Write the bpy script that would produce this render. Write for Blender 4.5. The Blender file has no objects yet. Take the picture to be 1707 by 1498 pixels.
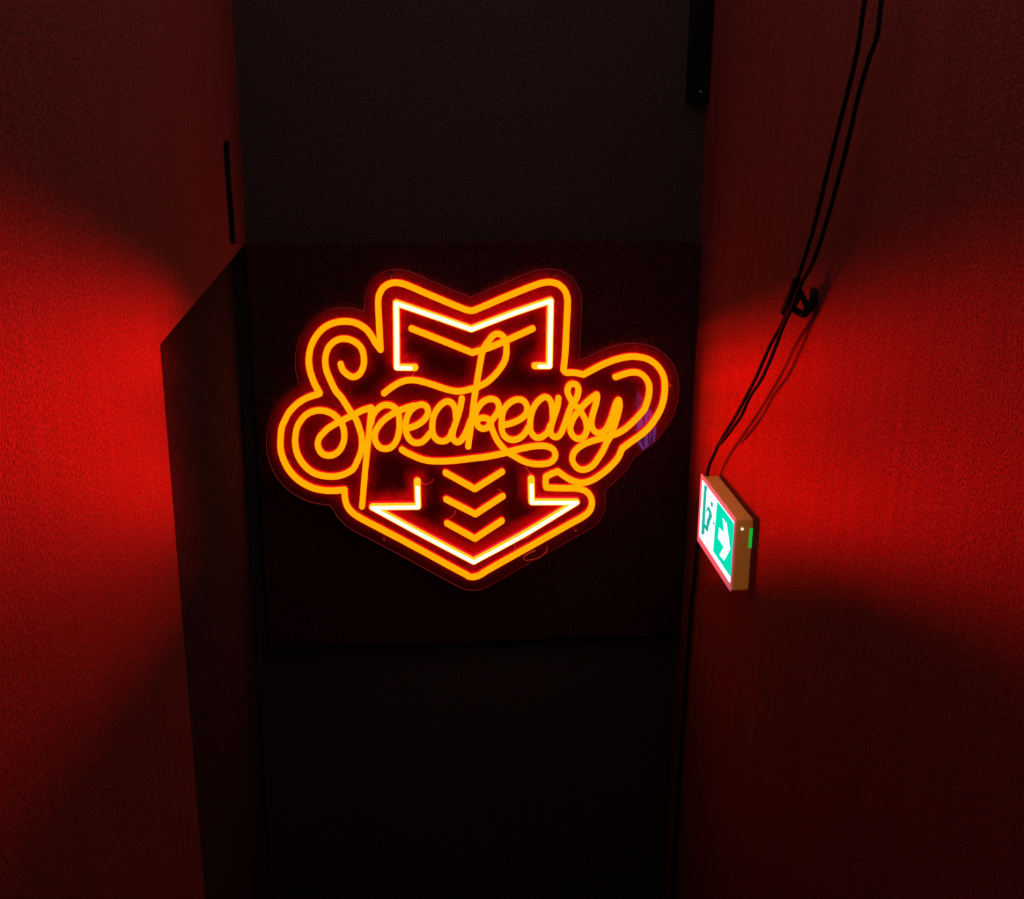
import bpy, bmesh, math, random
from mathutils import Vector, Matrix

random.seed(4)
scene = bpy.context.scene
C = scene.collection

# ------------------------------------------------------------------ camera
IMG_W, IMG_H = 1707.0, 1498.0
FOC = 2010.0                                   # focal length in pixels
CAM = Vector((0.0, 0.0, 2.45))                 # eye of someone on the stairs
yc = Vector((-198.5, 634.0, -FOC)).normalized()      # corridor direction seen by the camera
zc = -Vector((-54.5, -6390.0, -FOC)).normalized()    # world up seen by the camera
zc = (zc - yc * zc.dot(yc)).normalized()
xc = yc.cross(zc)
R = Matrix((xc, yc, zc))                       # camera axes -> world axes
cam_data = bpy.data.cameras.new('camera')
cam_data.sensor_fit = 'HORIZONTAL'
cam_data.sensor_width = 36.0
cam_data.lens = 36.0 * FOC / IMG_W
cam_data.clip_start = 0.02
cam = bpy.data.objects.new('camera', cam_data)
C.objects.link(cam)
cam.matrix_world = Matrix.Translation(CAM) @ R.to_4x4()
scene.camera = cam

# ------------------------------------------------------------------ world, exposure
world = bpy.data.worlds.new('world')
scene.world = world
world.use_nodes = True
world.node_tree.nodes['Background'].inputs[0].default_value = (1.0, 0.80, 0.76, 1)
world.node_tree.nodes['Background'].inputs[1].default_value = 0.76
vs = scene.view_settings
scene.display_settings.display_device = 'sRGB'
vs.view_transform = 'Standard'
vs.look = 'None'
vs.exposure = 0.0
vs.gamma = 1.0
vs.use_curve_mapping = False

# ------------------------------------------------------------------ projection of traced outlines on real planes
def ray(px, py):
    return R @ Vector((px - IMG_W / 2, -(py - IMG_H / 2), -FOC))

def on(px, py, axis, val):
    d = ray(px, py)
    t = (val - CAM[axis]) / d[axis]
    return CAM + d * t

BACK_Y = 2.77                                  # front of the black board
WALL_Y = BACK_Y + 0.03                         # end wall behind it
XL = on(428, 749, 1, BACK_Y).x                 # left wall plane
XR = on(1151, 749, 1, BACK_Y).x                # right wall plane
Z_TOP = on(780, 405, 1, BACK_Y).z              # top of the board and of the doorway
Z_BOT = on(780, 1070, 1, BACK_Y).z             # bottom of the board
DOOR_Y = on(268, 591, 0, XL).y                 # near edge of the doorway
CEIL = 3.3
NEAR = -5.0

# ------------------------------------------------------------------ materials
def new_mat(name):
    m = bpy.data.materials.new(name)
    m.use_nodes = True
    nt = m.node_tree
    nt.nodes.clear()
    out = nt.nodes.new('ShaderNodeOutputMaterial')
    return m, nt, out

def surface(name, color, rough=0.8, grain=0.0, grain_scale=330, bump=0.0, bump_scale=180, spec=0.3, streak=0.0):
    m, nt, out = new_mat(name)
    b = nt.nodes.new('ShaderNodeBsdfPrincipled')
    b.inputs['Base Color'].default_value = (*color, 1)
    b.inputs['Roughness'].default_value = rough
    b.inputs['Specular IOR Level'].default_value = spec
    nt.links.new(b.outputs[0], out.inputs[0])
    tc = nt.nodes.new('ShaderNodeTexCoord')
    if grain:
        n = nt.nodes.new('ShaderNodeTexNoise')
        n.inputs['Scale'].default_value = grain_scale
        n.inputs['Detail'].default_value = 3
        n.inputs['Roughness'].default_value = 0.75
        nt.links.new(tc.outputs['Object'], n.inputs['Vector'])
        mr = nt.nodes.new('ShaderNodeMapRange')
        mr.inputs['From Min'].default_value = 0.32
        mr.inputs['From Max'].default_value = 0.68
        mr.inputs['To Min'].default_value = 1 - grain
        mr.inputs['To Max'].default_value = 1 + grain
        nt.links.new(n.outputs['Fac'], mr.inputs['Value'])
        fac = mr.outputs[0]
        if streak:
            mp = nt.nodes.new('ShaderNodeMapping')
            mp.inputs['Scale'].default_value = (70, 70, 1.6)
            nt.links.new(tc.outputs['Object'], mp.inputs['Vector'])
            n2 = nt.nodes.new('ShaderNodeTexNoise')
            n2.inputs['Scale'].default_value = 1.0
            n2.inputs['Detail'].default_value = 4
            nt.links.new(mp.outputs[0], n2.inputs['Vector'])
            mr2 = nt.nodes.new('ShaderNodeMapRange')
            mr2.inputs['From Min'].default_value = 0.3
            mr2.inputs['From Max'].default_value = 0.7
            mr2.inputs['To Min'].default_value = 1 - streak
            mr2.inputs['To Max'].default_value = 1 + streak
            nt.links.new(n2.outputs['Fac'], mr2.inputs['Value'])
            mu = nt.nodes.new('ShaderNodeMath')
            mu.operation = 'MULTIPLY'
            nt.links.new(fac, mu.inputs[0])
            nt.links.new(mr2.outputs[0], mu.inputs[1])
            fac = mu.outputs[0]
        mx = nt.nodes.new('ShaderNodeVectorMath')
        mx.operation = 'SCALE'
        mx.inputs[0].default_value = color
        nt.links.new(fac, mx.inputs['Scale'])
        nt.links.new(mx.outputs[0], b.inputs['Base Color'])
    if bump:
        n = nt.nodes.new('ShaderNodeTexNoise')
        n.inputs['Scale'].default_value = bump_scale
        n.inputs['Detail'].default_value = 3
        nt.links.new(tc.outputs['Object'], n.inputs['Vector'])
        bp = nt.nodes.new('ShaderNodeBump')
        bp.inputs['Strength'].default_value = bump
        bp.inputs['Distance'].default_value = 0.004
        nt.links.new(n.outputs['Fac'], bp.inputs['Height'])
        nt.links.new(bp.outputs[0], b.inputs['Normal'])
    return m

def emitter(name, color, strength=1.0):
    m, nt, out = new_mat(name)
    e = nt.nodes.new('ShaderNodeEmission')
    e.inputs[0].default_value = (*color, 1)
    e.inputs[1].default_value = strength
    nt.links.new(e.outputs[0], out.inputs[0])
    return m

M = {}
M['red_wall'] = surface('red_textured_wall', (0.195, 0.029, 0.025), 0.9, grain=0.75, grain_scale=250, bump=0.35, spec=0.06, streak=0.10)
M['black_wall'] = surface('black_textured_wall', (0.060, 0.038, 0.036), 0.95, grain=0.95, grain_scale=250, bump=0.5, spec=0.03)
M['black_board'] = surface('black_board_paint', (0.046, 0.013, 0.013), 0.95, grain=0.95, grain_scale=250, bump=0.5, spec=0.02)
M['black_door'] = surface('black_door_paint', (0.038, 0.017, 0.020), 0.95, grain=0.95, grain_scale=250, bump=0.2, spec=0.02)
M['ceiling'] = surface('dark_ceiling', (0.02, 0.016, 0.015), 0.95, grain=0.4, spec=0.05)
M['floor'] = surface('dark_floor', (0.02, 0.018, 0.016), 0.9, grain=0.4, grain_scale=60, spec=0.1)
M['black_plastic'] = surface('black_plastic', (0.004, 0.004, 0.004), 0.8, spec=0.12)
M['black_rubber'] = surface('black_cable_sheath', (0.004, 0.003, 0.003), 0.8, spec=0.12)
M['steel'] = surface('dull_steel', (0.35, 0.33, 0.32), 0.35, spec=0.6)
M['amber'] = emitter('amber_neon_tube', (1.6, 0.434, 0.0))
M['hot_body'] = emitter('amber_tube_body_hot', (2.6, 0.60, 0.012))
M['amber_back'] = emitter('amber_added_back_glow', (34.0, 0.12, 0.4))
M['hot_back'] = emitter('hot_added_back_glow', (120.0, 0.5, 1.2))
M['hot_core'] = emitter('white_hot_tube_front', (4.0, 2.2, 0.95))
M['housing'] = surface('white_plastic_housing', (0.62, 0.36, 0.14), 0.6, grain=0.25, grain_scale=420, spec=0.3)
M['frame'] = surface('pink_lit_frame', (0.75, 0.40, 0.44), 0.4, spec=0.4)
for nm, em in (('housing', (0.105, 0.030, 0.002)), ('frame', (0.34, 0.075, 0.125))):     # weak glow added to the plastic, standing in for light on it
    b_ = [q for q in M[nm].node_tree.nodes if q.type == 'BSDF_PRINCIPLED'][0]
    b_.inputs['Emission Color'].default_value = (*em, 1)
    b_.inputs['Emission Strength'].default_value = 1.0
M['face_white'] = emitter('lit_white_diffuser', (2.4, 2.45, 2.5), 1.0)
M['face_green'] = emitter('lit_green_film', (0.0, 0.76, 0.46), 1.0)
M['face_dark'] = emitter('lit_dark_green_print', (0.02, 0.46, 0.36), 1.0)
M['led_green'] = emitter('green_led', (0.01, 0.42, 0.035), 1.0)
M['led_white'] = emitter('white_led', (0.85, 1.0, 0.75), 1.0)
M['wire'] = surface('clear_red_wire', (0.55, 0.12, 0.09), 0.5, spec=0.3)
M['edge'] = surface('acrylic_edge', (0.30, 0.05, 0.12), 0.3, spec=0.5)  # pink stands in for the glow at the acrylic edge

# clear acrylic: mostly see-through, a faint violet-tinted mirror
m, nt, out = new_mat('clear_acrylic')
tr = nt.nodes.new('ShaderNodeBsdfTransparent')
tr.inputs[0].default_value = (0.97, 0.95, 0.96, 1)
gl = nt.nodes.new('ShaderNodeBsdfGlossy')
gl.inputs['Color'].default_value = (0.75, 0.14, 1.0, 1)
gl.inputs['Roughness'].default_value = 0.03
fr = nt.nodes.new('ShaderNodeFresnel')
fr.inputs[0].default_value = 1.49
mx = nt.nodes.new('ShaderNodeMixShader')
nt.links.new(fr.outputs[0], mx.inputs[0])
nt.links.new(tr.outputs[0], mx.inputs[1])
nt.links.new(gl.outputs[0], mx.inputs[2])
df = nt.nodes.new('ShaderNodeBsdfDiffuse')          # red haze put into the sheet for the glow around the tubes
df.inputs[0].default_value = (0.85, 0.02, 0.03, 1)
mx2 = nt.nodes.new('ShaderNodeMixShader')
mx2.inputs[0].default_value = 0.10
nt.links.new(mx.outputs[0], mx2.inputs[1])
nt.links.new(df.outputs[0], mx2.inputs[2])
nt.links.new(mx2.outputs[0], out.inputs[0])
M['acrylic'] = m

# ------------------------------------------------------------------ helpers
def mesh_obj(name, verts, faces, mat, parent=None, smooth=False):
    me = bpy.data.meshes.new(name)
    me.from_pydata([tuple(v) for v in verts], [], faces)
    me.update()
    bm = bmesh.new()
    bm.from_mesh(me)
    bmesh.ops.recalc_face_normals(bm, faces=bm.faces)
    bm.to_mesh(me)
    bm.free()
    if smooth:
        for p in me.polygons:
            p.use_smooth = True
    for mm in (mat if isinstance(mat, (list, tuple)) else [mat]):
        me.materials.append(mm)
    o = bpy.data.objects.new(name, me)
    C.objects.link(o)
    if parent:
        o.parent = parent
        o.matrix_parent_inverse = Matrix.Translation(-parent.location)
    return o

def box_data(lo, hi):
    x0, y0, z0 = lo
    x1, y1, z1 = hi
    v = [(x0, y0, z0), (x1, y0, z0), (x1, y1, z0), (x0, y1, z0),
         (x0, y0, z1), (x1, y0, z1), (x1, y1, z1), (x0, y1, z1)]
    f = [(0, 3, 2, 1), (4, 5, 6, 7), (0, 1, 5, 4), (1, 2, 6, 5), (2, 3, 7, 6), (3, 0, 4, 7)]
    return v, f

def box(name, lo, hi, mat, parent=None, bevel=0.0):
    v, f = box_data(lo, hi)
    o = mesh_obj(name, v, f, mat, parent)
    if bevel:
        bm = bmesh.new()
        bm.from_mesh(o.data)
        bmesh.ops.bevel(bm, geom=list(bm.edges), offset=bevel, segments=3, affect='EDGES', profile=0.5)
        bm.to_mesh(o.data)
        bm.free()
    return o

def struct(o):
    o['kind'] = 'structure'
    return o

def tag(o, label, cat, group=None):
    o['label'] = label
    o['category'] = cat
    if group:
        o['group'] = group
    return o

def empty(name, loc, label, cat, group=None):
    o = bpy.data.objects.new(name, None)
    o.empty_display_size = 0.05
    o.location = loc
    C.objects.link(o)
    return tag(o, label, cat, group)

def catmull(pts, step):
    """smooth curve through the points, sampled about every `step`"""
    if len(pts) < 3:
        a, b = pts[0], pts[-1]
        n = max(2, int((b - a).length / step))
        return [a.lerp(b, i / n) for i in range(n + 1)]
    out = []
    P = [pts[0] * 2 - pts[1]] + list(pts) + [pts[-1] * 2 - pts[-2]]
    for i in range(1, len(P) - 2):
        p0, p1, p2, p3 = P[i - 1], P[i], P[i + 1], P[i + 2]
        n = max(1, int((p2 - p1).length / step))
        t0 = 0.0
        t1 = t0 + max(1e-6, (p1 - p0).length) ** 0.5
        t2 = t1 + max(1e-6, (p2 - p1).length) ** 0.5
        t3 = t2 + max(1e-6, (p3 - p2).length) ** 0.5
        for k in range(n):
            t = t1 + (t2 - t1) * k / n
            a1 = p0 * ((t1 - t) / (t1 - t0)) + p1 * ((t - t0) / (t1 - t0))
            a2 = p1 * ((t2 - t) / (t2 - t1)) + p2 * ((t - t1) / (t2 - t1))
            a3 = p2 * ((t3 - t) / (t3 - t2)) + p3 * ((t - t2) / (t3 - t2))
            b1 = a1 * ((t2 - t) / (t2 - t0)) + a2 * ((t - t0) / (t2 - t0))
            b2 = a2 * ((t3 - t) / (t3 - t1)) + a3 * ((t - t1) / (t3 - t1))
            out.append(b1 * ((t2 - t) / (t2 - t1)) + b2 * ((t - t1) / (t2 - t1)))
    out.append(pts[-1].copy())
    return out

def round_tube(name, pts, rad, mat, parent=None, step=0.006, sides=10):
    """round cable along 3-D points"""
    c = catmull([Vector(p) for p in pts], step)
    verts, faces = [], []
    up = Vector((0.31, 0.77, 0.55)).normalized()
    for i, p in enumerate(c):
        t = (c[min(i + 1, len(c) - 1)] - c[max(i - 1, 0)]).normalized()
        n = t.cross(up).normalized()
        b = t.cross(n)
        for k in range(sides):
            a = 2 * math.pi * k / sides
            verts.append(p + (n * math.cos(a) + b * math.sin(a)) * rad)
    for i in range(len(c) - 1):
        for k in range(sides):
            k2 = (k + 1) % sides
            faces.append((i * sides + k, i * sides + k2, (i + 1) * sides + k2, (i + 1) * sides + k))
    faces.append(tuple(range(sides)))
    faces.append(tuple((len(c) - 1) * sides + k for k in range(sides)))
    return mesh_obj(name, verts, faces, mat, parent, smooth=True)

# ------------------------------------------------------------------ the setting
struct(box('floor', (XL - 0.7, NEAR, -0.05), (XR + 0.12, WALL_Y + 0.12, 0.0), M['floor']))
struct(box('ceiling', (XL - 0.12, NEAR, CEIL), (XR + 0.12, 0.2, CEIL + 0.05), M['ceiling']))  # unseen part ceiling, added to block ambient light behind the camera
struct(box('wall_back', (XL - 0.12, NEAR - 0.12, 0.0), (XR + 0.12, NEAR, CEIL + 0.05), M['black_wall']))  # unseen, added with the ceiling to close off ambient light
struct(box('wall_end', (XL - 0.12, WALL_Y, 0.0), (XR, WALL_Y + 0.12, CEIL), M['black_wall']))
struct(box('wall_right', (XR, NEAR, 0.0), (XR + 0.12, WALL_Y + 0.12, CEIL), M['red_wall']))
# the left wall stops at the doorway and goes on above it
v1, f1 = box_data((XL - 0.12, NEAR, 0.0), (XL, DOOR_Y, CEIL))
v2, f2 = box_data((XL - 0.12, DOOR_Y, Z_TOP), (XL, WALL_Y, CEIL))
struct(mesh_obj('wall_left', v1 + v2, f1 + [tuple(i + 8 for i in f) for f in f2], M['red_wall']))
door = struct(box('door_1', (XL - 0.075, DOOR_Y + 0.003, 0.005), (XL - 0.03, WALL_Y - 0.003, Z_TOP - 0.003), M['black_door']))
door['label'] = 'plain matte black door leaf recessed in the red left wall'

board = box('backing_board', (XL + 0.001, BACK_Y, Z_BOT), (XR - 0.001, WALL_Y - 0.001, Z_TOP), M['black_board'], bevel=0.002)
tag(board, 'matte black board on the end wall carrying the glowing sign', 'board')

# dark trunking high in the right-hand corner of the end wall
p0 = on(1147, 0, 1, WALL_Y - 0.03)
p1 = on(1147, 166, 1, WALL_Y - 0.03)
trunk = empty('cable_trunking', (p1.x, WALL_Y, p1.z), 'short black cable trunking in the top right corner of the end wall', 'trunking')
box('trunking_body', (p1.x, WALL_Y - 0.03, p1.z), (XR - 0.002, WALL_Y, CEIL - 0.01), M['black_plastic'], trunk, bevel=0.003)
sp = on(1168, 153, 1, WALL_Y - 0.031)
round_tube('screw', [(sp.x, sp.y, sp.z), (sp.x, sp.y + 0.004, sp.z)], 0.0028, M['steel'], trunk, step=0.002)

# thin dark cable down the left wall beside the end wall
lp = [on(x, y, 0, XL + 0.006) for x, y in ((378, 235), (379, 262), (382, 310), (386, 360), (389, 405))]
cab = round_tube('wall_cable', [(XL + 0.006, p.y, p.z) for p in lp], 0.005, M['black_rubber'])
tag(cab, 'short black cable on the left wall ending at the top corner of the dark doorway', 'cable')

# ------------------------------------------------------------------ neon sign
TUBE_Y = BACK_Y - 0.034                       # front of acrylic = base of the tubes
PX = 1.395e-3                                 # metres per photo pixel on the sign

def crop(ox, oy, s, pts):
    return [(ox + x / s, oy + y / s) for x, y in pts]
S4 = 4.742
def c1(*p): return crop(440, 430, S4, p)
def c2(*p): return crop(780, 430, S4, p)
def c3(*p): return crop(440, 700, S4, p)
def c4(*p): return crop(780, 700, S4, p)
S10 = 10.7
def A(*p): return crop(540, 640, S10, p)
def B(*p): return crop(640, 640, S10, p)
def Cc(*p): return crop(740, 540, S10, p)
def D(*p): return crop(740, 640, S10, p)
def E(*p): return crop(820, 640, S10, p)
def F(*p): return crop(920, 620, S10, p)
def G(*p): return crop(940, 680, S10, p)
def H(*p): return crop(1010, 600, 9.367, p)

sc = on(790, 970, 1, BACK_Y)
sign = empty('neon_sign', (sc.x, BACK_Y, sc.z),
             'glowing amber neon sign reading Speakeasy in script over a down arrow', 'neon sign')

def plane_pt(p, y):
    q = on(p[0], p[1], 1, y)
    return Vector((q.x, q.z))

def sweep(runs, width, height, y0, front=True):
    """flat-based round-topped neon flex along 2-D runs (x, z); returns verts, faces"""
    verts, faces, backs = [], [], []
    r = width / 2
    prof = [(-1.0, 0.0), (-1.0, 0.45), (-0.92, 0.70), (-0.70, 0.88), (-0.38, 0.97), (0.0, 1.0),
            (0.38, 0.97), (0.70, 0.88), (0.92, 0.70), (1.0, 0.45), (1.0, 0.0)]
    for run in runs:
        c = catmull(run, 0.0035)
        if len(c) < 2:
            continue
        t0 = (c[1] - c[0]).normalized()
        t1 = (c[-1] - c[-2]).normalized()
        samples = []
        for k in range(5):
            a = math.pi / 2 * k / 5
            samples.append((c[0] - t0 * (r * 0.92) * math.cos(a), t0, max(0.06, math.sin(a))))
        for i, p in enumerate(c):
            t = (c[min(i + 1, len(c) - 1)] - c[max(i - 1, 0)]).normalized()
            samples.append((p, t, 1.0))
        for k in range(4, -1, -1):
            a = math.pi / 2 * k / 5
            samples.append((c[-1] + t1 * (r * 0.92) * math.cos(a), t1, max(0.06, math.sin(a))))
        base = len(verts)
        npf = len(prof)
        for p, t, s in samples:
            n = Vector((-t.y, t.x))
            for u, h in prof:
                q = p + n * (u * r * s)
                verts.append((q.x, y0 - h * height * (0.55 + 0.45 * s), q.y))
        for i in range(len(samples) - 1):
            for k in range(npf - 1):
                a = base + i * npf + k
                faces.append((a, a + 1, a + npf + 1, a + npf))
            a = base + i * npf
            backs.append(len(faces))
            faces.append((a, a + npf, a + 2 * npf - 1, a + npf - 1))
        faces.append(tuple(base + k for k in range(npf)))
        a = base + (len(samples) - 1) * npf
        faces.append(tuple(a + k for k in range(npf)))
    return verts, faces, backs

TW = 10.4 * PX
def tube(name, runs, mat, width=TW, height=0.013, y0=None, label=None, parent=None):
    y0 = TUBE_Y if y0 is None else y0
    rr = [[plane_pt(p, TUBE_Y - 0.008) for p in run] for run in runs]
    v, f, backs = sweep(rr, width, height, y0 - 0.0003)
    back = M['hot_back'] if mat in (M['hot_body'], M['hot_core']) else M['amber_back']
    o = mesh_obj(name, v, f, [mat, back], parent or sign, smooth=True)
    if mat != M['hot_core']:
        for i in backs:                                # red glow added on the unseen back faces to light the board
            o.data.polygons[i].material_index = 1
            o.data.polygons[i].use_smooth = False
    if label:
        o['label'] = label
    return o

# outline of the whole sign, in runs that meet at its corners
out_runs = [
    c1((922, 728), (912, 560), (905, 420), (903, 340), (912, 290), (945, 235), (1000, 203), (1050, 198), (1110, 210),
       (1250, 268), (1400, 332), (1560, 398)) + c2((0, 416), (32, 420), (90, 400), (300, 310), (540, 215), (600, 198), (660, 194),
       (720, 212), (765, 255), (787, 310), (790, 380), (785, 480), (778, 640), (768, 800), (757, 888)),
    c2((757, 888), (775, 908), (820, 909), (860, 912), (915, 925)),
    c2((915, 925), (980, 890), (1080, 840), (1180, 803), (1280, 783), (1350, 785), (1430, 805), (1500, 855), (1545, 925),
       (1560, 1000), (1552, 1110), (1525, 1200), (1480, 1280)) + c4((1430, 66), (1370, 120), (1300, 170), (1222, 228)),
    c4((1222, 228), (1190, 300), (1130, 370), (1060, 430), (980, 480), (900, 500), (820, 480), (760, 445), (712, 410)),
    c4((712, 410), (660, 430), (618, 452)),
    c4((618, 452), (616, 500), (620, 537)),
    c4((620, 537), (680, 541), (760, 543), (860, 545), (930, 565), (972, 610), (983, 660), (965, 720), (920, 762),
       (800, 830), (640, 920), (480, 1010), (300, 1110), (150, 1195), (90, 1232), (45, 1245), (5, 1240)) +
    c3((1600, 1228), (1500, 1175), (1300, 1065), (1100, 957), (900, 852), (750, 772), (690, 728), (655, 680), (640, 620), (637, 555)),
    c3((637, 555), (560, 562), (480, 560), (400, 545), (320, 510), (250, 460), (190, 390), (150, 310), (130, 230), (130, 150),
       (140, 60)) + c1((162, 1290), (200, 1220), (270, 1150), (340, 1108), (440, 1075)),
    c1((440, 1075), (400, 1000), (370, 920), (355, 850), (355, 780), (375, 690), (420, 610), (480, 550), (560, 514), (640, 504),
       (720, 515), (800, 560), (850, 620), (885, 680), (922, 728)),
]
tube('outline_tube', out_runs, M['amber'], width=10.2 * PX, label='amber outline tube')

# hot white bracket on top and arrow head below
brk = [c1((1195, 868), (1050, 866)), c1((1050, 866), (1048, 600), (1045, 357)), c1((1045, 357), (1350, 462), (1640, 563)),
       c2((28, 563), (350, 440), (655, 337)), c2((655, 337), (650, 600), (645, 855)), c2((645, 855), (530, 855))]
arr = [c3((1212, 485), (1218, 686)), c3((1218, 686), (855, 690)), c3((855, 690), (1250, 905), (1658, 1120)),
       c4((45, 1120), (450, 900), (862, 650)), c4((862, 650), (505, 650)), c4((505, 650), (502, 465))]
for nm, runs, lab in (('bracket_tube', brk, 'white-hot bracket tube'), ('arrow_tube', arr, 'white-hot arrow head tube')):
    o = tube(nm, runs, M['hot_body'], width=11.4 * PX, height=0.0125, label=lab)
    core = []
    for k, r_ in enumerate(runs):
        core.append(list(r_))
    # the lit front stops short of the two amber ends
    def cut(a, b, d):
        a, b = Vector(a), Vector(b)
        return tuple(a + (b - a).normalized() * d)
    core[0][0] = cut(core[0][0], core[0][1], 7 if nm == 'bracket_tube' else 9)
    core[-1][-1] = cut(core[-1][-1], core[-1][-2], 7 if nm == 'bracket_tube' else 9)
    tube('glowing_front', core, M['hot_core'], width=8.6 * PX, height=0.0145, parent=o)
tube('chevron_tube', [c1((1165, 560), (1400, 652), (1648, 752)), c2((40, 750), (150, 718), (320, 648), (515, 560))], M['amber'],
     label='long amber chevron under the bracket')
for L, Rr in ((c3((1435, 420), (1665, 548)), c4((56, 548), (272, 412))),
              (c3((1440, 630), (1672, 748)), c4((60, 748), (278, 605))),
              (c3((1447, 820), (1668, 942)), c4((55, 942), (270, 800)))):
    tube('chevron_tube', [L, Rr], M['amber'])

# script lettering
letters = []
letters.append(('letter S', [
    c1((605, 840), (620, 885), (660, 925), (705, 944), (750, 925), (785, 860), (788, 780), (765, 710), (710, 662), (640, 641),
       (570, 655), (510, 710), (485, 790), (490, 880), (520, 960), (570, 1060)) +
    A((300, 240), (450, 470), (570, 640), (630, 800), (670, 950), (675, 1100), (655, 1230), (600, 1370)) +
    c3((705, 390), (640, 430), (560, 450), (470, 445), (390, 420), (320, 365), (270, 290), (247, 210), (247, 130), (265, 50)) +
    c1((290, 1290), (330, 1245), (390, 1215), (450, 1208)) +
    A((100, 515), (200, 580), (280, 670), (335, 760), (360, 880), (360, 980), (330, 1100), (260, 1210), (170, 1270), (80, 1285)) +
    c3((460, 270), (430, 225), (425, 180), (440, 140), (480, 95)) +
    A((60, 810), (200, 720), (350, 645), (520, 560), (680, 480), (800, 440), (845, 430))]))
letters.append(('letter p', [
    A((845, 432), (825, 650), (805, 850), (785, 1050), (765, 1250)) + c3((800, 400), (775, 688)),
    A((845, 700), (860, 600), (900, 520), (960, 450), (1040, 395), (1120, 380), (1210, 400), (1290, 460), (1330, 540), (1345, 650),
      (1345, 800), (1325, 930), (1270, 1060), (1190, 1140), (1090, 1165), (1000, 1140), (930, 1060), (907, 960), (920, 860),
      (980, 750), (1070, 650), (1180, 570), (1290, 505), (1400, 460)) + B((440, 420), (530, 395))]))
letters.append(('first letter e', [
    B((400, 802), (520, 770), (640, 710), (740, 620), (787, 520), (772, 430), (720, 385), (650, 376), (560, 410), (480, 480),
      (420, 580), (390, 700), (388, 800), (405, 900), (460, 1000), (530, 1050), (600, 1060), (680, 1040), (760, 970), (830, 880))]))
letters.append(('first letter a', [
    B((1285, 600), (1275, 480), (1240, 380), (1180, 328), (1110, 322), (1030, 370), (950, 460), (890, 580), (865, 720), (870, 850),
      (900, 950), (960, 1010), (1040, 1030), (1120, 1010), (1185, 940), (1220, 840)),
    B((1393, 262), (1370, 400), (1330, 550), (1285, 690), (1245, 810), (1225, 920), (1250, 1010), (1310, 1048), (1380, 1010),
      (1440, 920), (1500, 790)) + D((480, 650))]))
letters.append(('letter k with its swashes', [
    c1((948, 1073), (1010, 1025), (1080, 985), (1150, 968), (1230, 975), (1320, 1000), (1440, 1040)) +
    Cc((100, 1185), (220, 1208), (340, 1200), (450, 1175), (560, 1145), (650, 1110), (760, 1050), (880, 950), (1000, 810), (1080, 680),
       (1115, 560), (1120, 420), (1105, 310), (1060, 230), (1000, 188), (930, 185), (870, 220), (800, 310), (720, 420), (685, 520),
       (660, 650), (630, 820), (600, 1000), (575, 1150), (550, 1300)) + D((525, 420), (505, 600), (490, 720), (465, 900), (435, 1125)),
    D((545, 600), (570, 520), (620, 420), (690, 335), (770, 288), (850, 274), (930, 300), (978, 370), (985, 440), (960, 520),
      (900, 600), (855, 660), (820, 735), (760, 792), (680, 803), (615, 765), (592, 700), (615, 640), (690, 612), (770, 625),
      (825, 680), (865, 820), (910, 930), (970, 1040), (1060, 1150), (1140, 1225), (1250, 1290)) +
    E((560, 1382), (680, 1420), (800, 1437), (920, 1435), (1030, 1412), (1100, 1360), (1136, 1290), (1122, 1210), (1060, 1150),
      (960, 1115), (850, 1110), (700, 1125), (550, 1155), (400, 1190)) +
    D((1080, 1240), (900, 1280), (700, 1315), (500, 1337), (300, 1362), (100, 1380)) +
    B((1000, 1387), (800, 1377), (650, 1342), (520, 1287), (400, 1230), (316, 1177))]))
letters.append(('second letter e', [
    E((190, 742), (300, 722), (420, 680), (530, 620), (610, 540), (636, 450), (610, 360), (550, 300), (470, 283), (380, 305),
      (290, 370), (220, 460), (185, 580), (177, 720), (182, 830), (215, 920), (280, 980), (370, 1005), (460, 990), (540, 940),
      (610, 860), (655, 780))]))
letters.append(('second letter a', [
    E((1090, 600), (1085, 450), (1060, 330), (1010, 262), (950, 240), (880, 270), (800, 350), (740, 450), (700, 580), (685, 720),
      (690, 830), (730, 910), (790, 963), (860, 963), (940, 920), (1010, 850), (1045, 750)),
    E((1193, 255), (1175, 400), (1130, 540), (1090, 660), (1055, 780), (1050, 870), (1080, 930), (1140, 957), (1200, 930),
      (1250, 860), (1290, 760), (1330, 650), (1370, 530), (1410, 430), (1440, 350))]))
letters.append(('letter s', [
    F((370, 564), (430, 500), (470, 400), (478, 310), (450, 240), (390, 217), (330, 230), (292, 290), (285, 370), (320, 460),
      (370, 540), (430, 610), (500, 680), (560, 780), (610, 880), (630, 980), (622, 1070), (580, 1150), (520, 1192), (450, 1197),
      (390, 1160), (345, 1090), (335, 1000), (350, 920), (390, 830), (450, 740), (520, 660), (590, 580), (680, 500), (760, 435),
      (808, 408))]))
letters.append(('letter y', [
    F((808, 408), (812, 460), (795, 560), (760, 680), (725, 800), (710, 900), (725, 1000), (760, 1060), (820, 1095), (890, 1090),
      (960, 1040), (1015, 950), (1070, 820), (1115, 680), (1155, 560), (1195, 505)),
    F((1205, 505), (1215, 600), (1185, 750), (1140, 900), (1090, 1050), (1035, 1180)) +
    G((770, 620), (735, 700), (690, 790), (620, 900), (540, 1010), (450, 1080), (350, 1110), (260, 1090), (190, 1020), (157, 940),
      (162, 860), (200, 780), (270, 712), (370, 650), (500, 600), (620, 565), (740, 530), (850, 500), (960, 460), (1080, 390),
      (1200, 290), (1310, 180), (1400, 80)) +
    H((600, 785), (650, 660), (680, 530), (686, 440), (670, 360), (620, 280), (550, 222), (460, 198), (370, 205), (270, 232), (152, 274))]))
for lab, runs in letters:
    tube('letter', runs, M['amber'], width=10.0 * PX, label=lab + ' of amber tube')

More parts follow.
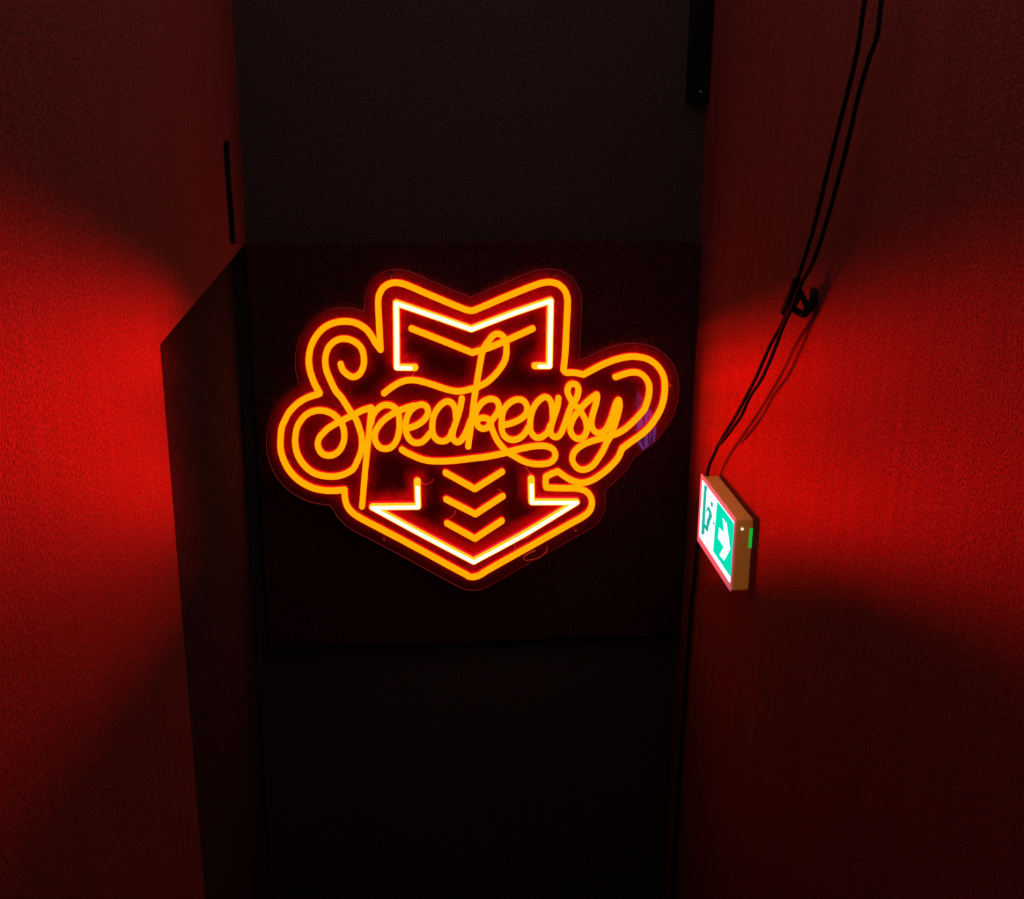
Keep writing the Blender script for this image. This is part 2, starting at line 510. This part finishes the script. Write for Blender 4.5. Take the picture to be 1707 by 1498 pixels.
# clear acrylic sheet cut to an outline wider than the tubes
def chain():
    pts = []
    for r_ in out_runs:
        q = catmull([Vector(p) for p in r_], 3.0)
        pts += q[:-1]
    return pts
ol = chain()
def offset_outline(pts, d):
    n = len(pts)
    # grow by an angular "rolling disc": keep the offset points that lie outside every disc around the outline
    res = []
    for i in range(n):
        t = (pts[(i + 2) % n] - pts[i - 2])
        if t.length < 1e-6:
            continue
        t.normalize()
        q = pts[i] + Vector((t.y, -t.x)) * d          # outward, the outline runs clockwise on the picture
        if all((q - pts[j]).length > d * 0.97 for j in range(0, n, 2)):
            res.append(q)
    return res
def smooth_loop(p, it=3):
    for _ in range(it):
        p = [(p[i - 1] + p[i] * 2 + p[(i + 1) % len(p)]) / 4 for i in range(len(p))]
    return p
rim = smooth_loop(offset_outline(ol, 23.0), 4)
rim2 = [plane_pt(p, TUBE_Y) for p in rim]
n = len(rim2)
TH = 0.005
verts = [(p.x, TUBE_Y, p.y) for p in rim2] + [(p.x, TUBE_Y + TH, p.y) for p in rim2]
bm = bmesh.new()
bv = [bm.verts.new(v) for v in verts]
f0 = bm.faces.new(bv[:n])
f1_ = bm.faces.new(bv[n:])
for i in range(n):
    j = (i + 1) % n
    fe = bm.faces.new((bv[i], bv[j], bv[n + j], bv[n + i]))
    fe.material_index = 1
bmesh.ops.recalc_face_normals(bm, faces=bm.faces)
bmesh.ops.triangulate(bm, faces=[f0, f1_])
me = bpy.data.meshes.new('acrylic_backing')
bm.to_mesh(me)
bm.free()
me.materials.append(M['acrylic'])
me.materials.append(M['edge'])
ac = bpy.data.objects.new('acrylic_backing', me)
C.objects.link(ac)
ac.parent = sign
ac.matrix_parent_inverse = Matrix.Translation(-sign.location)
ac['label'] = 'clear acrylic sheet cut round the sign'
# thin rim, with edge glow put into its pink colour
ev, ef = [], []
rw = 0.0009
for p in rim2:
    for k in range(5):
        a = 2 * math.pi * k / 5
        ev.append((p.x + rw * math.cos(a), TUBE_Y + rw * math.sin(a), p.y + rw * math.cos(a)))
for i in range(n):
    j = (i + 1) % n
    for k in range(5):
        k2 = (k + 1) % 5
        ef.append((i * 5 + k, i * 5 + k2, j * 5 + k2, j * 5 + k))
rimo = mesh_obj('pink_glow_rim', ev, ef, M['edge'], ac)

# stand-off bolts that hold the sheet to the board
for px, py in ((1119, 643), (484, 770), (652, 460), (925, 459), (640, 900), (960, 885)):
    p = plane_pt((px, py), TUBE_Y)
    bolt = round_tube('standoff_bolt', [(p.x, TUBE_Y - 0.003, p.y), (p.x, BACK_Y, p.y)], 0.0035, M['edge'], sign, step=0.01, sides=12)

# small lead wires between the tubes
def wire(pts, rad=0.0013, y=TUBE_Y - 0.004):
    q = [plane_pt(p, y) for p in pts]
    ys = [y - 0.003 * math.sin(math.pi * i / (len(q) - 1)) for i in range(len(q))]
    round_tube('lead_wire', [(a.x, b, a.y) for a, b in zip(q, ys)], rad, M['wire'], sign, step=0.002, sides=6)
s13 = 13.62
wire(crop(840, 850, s13, [(600, 560), (560, 600), (470, 640), (380, 660)]))
wire(crop(840, 850, s13, [(975, 830), (980, 910), (900, 1000), (780, 1080), (620, 1120), (480, 1130), (440, 1080), (520, 1010), (640, 950), (720, 920)]), 0.0019)
wire(crop(840, 850, s13, [(250, 780), (245, 830), (265, 880)]))
wire(c3((785, 700), (755, 718), (725, 735)))
wire(c3((1235, 480), (1270, 505), (1320, 490), (1340, 465)))
wire(c3((1515, 715), (1500, 750), (1465, 775)))
wire(c4((455, 370), (475, 400), (498, 430)))
wire(c4((275, 585), (260, 555), (235, 545)))
wire(c1((1195, 870), (1180, 920), (1150, 940)))
wire(crop(700, 540, 12.48, [(1110, 500), (1160, 470), (1215, 440), (1260, 480)]))

# unseen red spots added before the sign to light the walls in flat fans
RED = (1.0, 0.006, 0.004)
def fan(src, aim, along, wide, narrow, blend, power):
    """elliptical beam from a lamp added before the sign to a wall; `along` gives the direction of its long axis"""
    l = bpy.data.lights.new('added_wall_spot', 'SPOT')
    l.energy = power
    l.color = RED
    l.spot_blend = blend
    l.spot_size = math.radians(2 * narrow)
    l.shadow_soft_size = 0.085
    o = bpy.data.objects.new('added_wall_spot', l)
    C.objects.link(o)
    zax = (src - aim).normalized()
    xax = (along - aim)
    xax = (xax - zax * xax.dot(zax)).normalized()
    yax = zax.cross(xax)
    k = math.tan(math.radians(wide)) / math.tan(math.radians(narrow))
    rot = Matrix((xax, yax, zax)).transposed().to_4x4()
    o.matrix_basis = Matrix.Translation(src) @ rot @ Matrix.Diagonal((k, 1, 1, 1))
    o.parent = sign
    o.matrix_parent_inverse = Matrix.Translation(-sign.location)
    return o
FAN_Y = BACK_Y - 0.07
for i in range(6):
    t = i / 5.0
    src = on(790, 545 + 350 * t, 1, FAN_Y)                     # bracket .. arrow head
    lrow = 558 + 250 * t
    fan(src, on(170, lrow, 0, XL), on(290, lrow, 0, XL), 16, 3.1, 0.9, (185, 100, 56, 56, 100, 185)[i])
for i in range(5):
    t = i / 4.0
    src = on(800, 600 + 200 * t, 1, FAN_Y)
    rrow = 545 + 310 * t
    fan(src, on(1450, rrow, 0, XR), on(1200, 590 + 190 * t, 0, XR), 74, 4.5, 1.0, 80)
for row, trow, arow in ((840, 850, 848), (895, 868, 900)):
    fan(on(800, row, 1, FAN_Y), on(1450, trow, 0, XR), on(1250, arow, 0, XR), 60, 4.5, 1.0, 54)

# ------------------------------------------------------------------ exit sign on the right wall
near_top = on(1258, 863, 0, XR)               # near upper edge where the housing meets the wall
YN = near_top.y
fx = on(1224.9, 864.9, 1, YN)                 # near upper corner of the lit face
FX = fx.x
tlp = on(1168, 787.6, 0, FX)
blp = on(1161.9, 900.2, 0, FX)
brp = on(1216, 985.2, 0, FX)
YF = (tlp.y + blp.y) / 2
ZT = (tlp.z + fx.z) / 2
ZB = (blp.z + brp.z) / 2
ex = empty('exit_sign', (XR, (YN + YF) / 2, ZB), 'lit green and white exit sign with running figure and arrow on the right wall', 'exit sign')
T = 0.004
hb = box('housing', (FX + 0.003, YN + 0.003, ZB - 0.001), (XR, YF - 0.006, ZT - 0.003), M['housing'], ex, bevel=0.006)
hb['label'] = 'white plastic housing with amber light put into its colour'
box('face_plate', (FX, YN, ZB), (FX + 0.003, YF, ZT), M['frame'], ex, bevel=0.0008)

def flat(name, px_pts, lift, mat, parent=ex):
    pts = [on(x, y, 0, FX - lift) for x, y in px_pts]
    k = len(pts)
    v = [(FX - lift, p.y, p.z) for p in pts] + [(FX - lift + 0.0007, p.y, p.z) for p in pts]
    f = [tuple(range(k)), tuple(range(k, 2 * k))] + [(i, (i + 1) % k, k + (i + 1) % k, k + i) for i in range(k)]
    return mesh_obj(name, v, f, mat, parent)
def z1(*p): return crop(1150, 780, 12.49, p)
def z2(*p): return crop(1160, 860, 10.7, p)
def rect(y0, y1, za, zb, lift, mat, name):
    return box(name, (FX - lift, y0, za), (FX - lift + 0.0007, y1, zb), mat, ex)
ip = [on(1171.2, 799.2, 0, FX), on(1222.9, 870.5, 0, FX), on(1216, 970.3, 0, FX), on(1166, 892.7, 0, FX)]
rect(YN + 0.003, (ip[0].y + ip[3].y) / 2, (ip[2].z + ip[3].z) / 2, (ip[0].z + ip[1].z) / 2, 0.0008, M['face_white'], 'lit_panel')
flat('green_field', z1((568, 690), (912, 1150)) + z2((612, 1080), (305, 622)), 0.0012, M['face_green'])
flat('arrow_symbol', z2((478, 35), (545, 130), (610, 590), (500, 795), (420, 690), (495, 550), (395, 390), (415, 205), (500, 300)), 0.0016, M['face_white'])
flat('door_symbol', z1((300, 335), (364, 398), (342, 500), (328, 800), (296, 1385), (234, 1372), (256, 1000), (274, 700)), 0.0013, M['face_dark'])
flat('figure_head', z1(*[(456 + 24 * math.cos(a), 755 + 14 * math.cos(a) + 62 * math.sin(a)) for a in [i * math.pi / 6 for i in range(12)]]), 0.0013, M['face_dark'])
flat('figure_body', z1((378, 780), (418, 845), (450, 925), (460, 1015), (430, 1080), (402, 1150), (370, 1330), (338, 1305), (282, 1205), (296, 1140), (338, 1195),
     (352, 1080), (385, 1000), (398, 940), (378, 870), (354, 920), (334, 890)), 0.0014, M['face_dark'])
flat('figure_arm', z1((470, 1085), (515, 1150), (520, 1210), (480, 1150)), 0.0013, M['face_dark'])
flat('figure_leg', z1((403, 1090), (412, 1100), (418, 1440), (410, 1440)), 0.0013, M['face_dark'])
# green status strip and a white pilot lamp on the near end
gs = [on(1256, 881, 1, YN), on(1252, 914, 1, YN)]
box('status_light', (XR - 0.008, YN + 0.0015, gs[1].z), (XR - 0.001, YN + 0.008, gs[0].z), M['led_green'], ex, bevel=0.001)
pl = on(1237.8, 882, 1, YN)
round_tube('pilot_lamp', [(pl.x, YN + 0.0005, pl.z), (pl.x, YN + 0.005, pl.z)], 0.0028, M['led_white'], ex, step=0.002)
sm = on(1237.4, 905, 1, YN)
box('seam', (sm.x - 0.0004, YN + 0.0032, sm.z - 0.02), (sm.x + 0.0004, YN + 0.005, pl.z + 0.012), M['steel'], ex)
tp = on(1206, 824.5, 2, ZT - 0.004)
round_tube('cover_screw', [(tp.x, tp.y, ZT - 0.0055), (tp.x, tp.y, ZT - 0.0025)], 0.002, M['steel'], ex, step=0.002)

# ------------------------------------------------------------------ cables and hook on the right wall
SO = 0.035
def wallpath(px_pts, off):
    res = []
    for i, (x, y) in enumerate(px_pts):
        s = off[i] if isinstance(off, (list, tuple)) else off
        p = on(x, y, 0, XR - s)
        res.append((XR - s, p.y, p.z))
    return res
cb1 = round_tube('power_cable', wallpath([(1446, -30), (1440, 10), (1428, 90), (1410, 165), (1392, 235), (1375, 305), (1355, 385), (1338, 440), (1326, 476), (1318, 505), (1303, 540),
      (1283, 577), (1262, 625), (1244, 660), (1228, 690), (1213, 715), (1202, 733), (1189, 760), (1181, 780), (1178, 797)], [SO] * 17 + [0.032, 0.030, 0.028]), 0.0035, M['black_rubber'])
tag(cb1, 'thin black cable left of the pair, running from the hook into the exit sign', 'cable', 'cables hanging down the right wall')
cb2 = round_tube('power_cable', wallpath([(1473, -30), (1467, 20), (1462, 60), (1448, 100), (1432, 155), (1415, 230), (1397, 300), (1376, 375), (1356, 435), (1337, 470), (1322, 508), (1305, 545),
      (1288, 590), (1270, 630), (1249, 663), (1236, 692), (1222, 712), (1211, 727), (1201, 739)], [SO] * 16 + [0.036, 0.037, 0.037]), 0.0035, M['black_rubber'])
tag(cb2, 'thin black cable right of the pair, hanging over the wall hook', 'cable', 'cables hanging down the right wall')

h0 = on(1352, 512, 0, XR)
hook = empty('cable_hook', (XR, h0.y, h0.z), 'small black hook on the right wall holding the two cables', 'hook')
hp = wallpath([(1358, 486), (1357, 500), (1350, 514), (1341, 524), (1328, 518), (1314, 508), (1312, 498)], [0.004, 0.006, 0.010, 0.016, 0.024, 0.032, 0.036])
round_tube('hook_arm', hp, 0.0058, M['black_plastic'], hook, step=0.004)
hp = wallpath([(1341, 523), (1345, 510), (1339, 497), (1332, 484), (1327, 473)], [0.014, 0.016, 0.022, 0.030, 0.036])
round_tube('hook_brace', hp, 0.0052, M['black_plastic'], hook, step=0.004)
pb = on(1358, 494, 0, XR)
box('base_plate', (XR - 0.006, pb.y - 0.012, pb.z - 0.014), (XR, pb.y + 0.012, pb.z + 0.014), M['black_plastic'], hook, bevel=0.002)
# bundled loops of spare cable tied to the hook
kn = wallpath([(1329, 466), (1324, 480), (1318, 494), (1312, 508), (1307, 520)], [0.034, 0.036, 0.037, 0.036, 0.035])
round_tube('cable_bundle', kn, 0.0078, M['black_rubber'], hook, step=0.003)
kn = wallpath([(1327, 482), (1328, 494), (1324, 505), (1318, 508)], [0.030, 0.027, 0.028, 0.033])
round_tube('cable_tie', kn, 0.0065, M['black_rubber'], hook, step=0.003)

cb3 = round_tube('wall_cable', wallpath([(1164, 896), (1160, 935), (1157, 970), (1152, 1010), (1149, 1060), (1145, 1110), (1141, 1170), (1136, 1235), (1131, 1320), (1126, 1400), (1121, 1510), (1116, 1600)],
      0.008), 0.0045, M['black_rubber'])
tag(cb3, 'black cable running down the right wall from under the exit sign', 'cable')
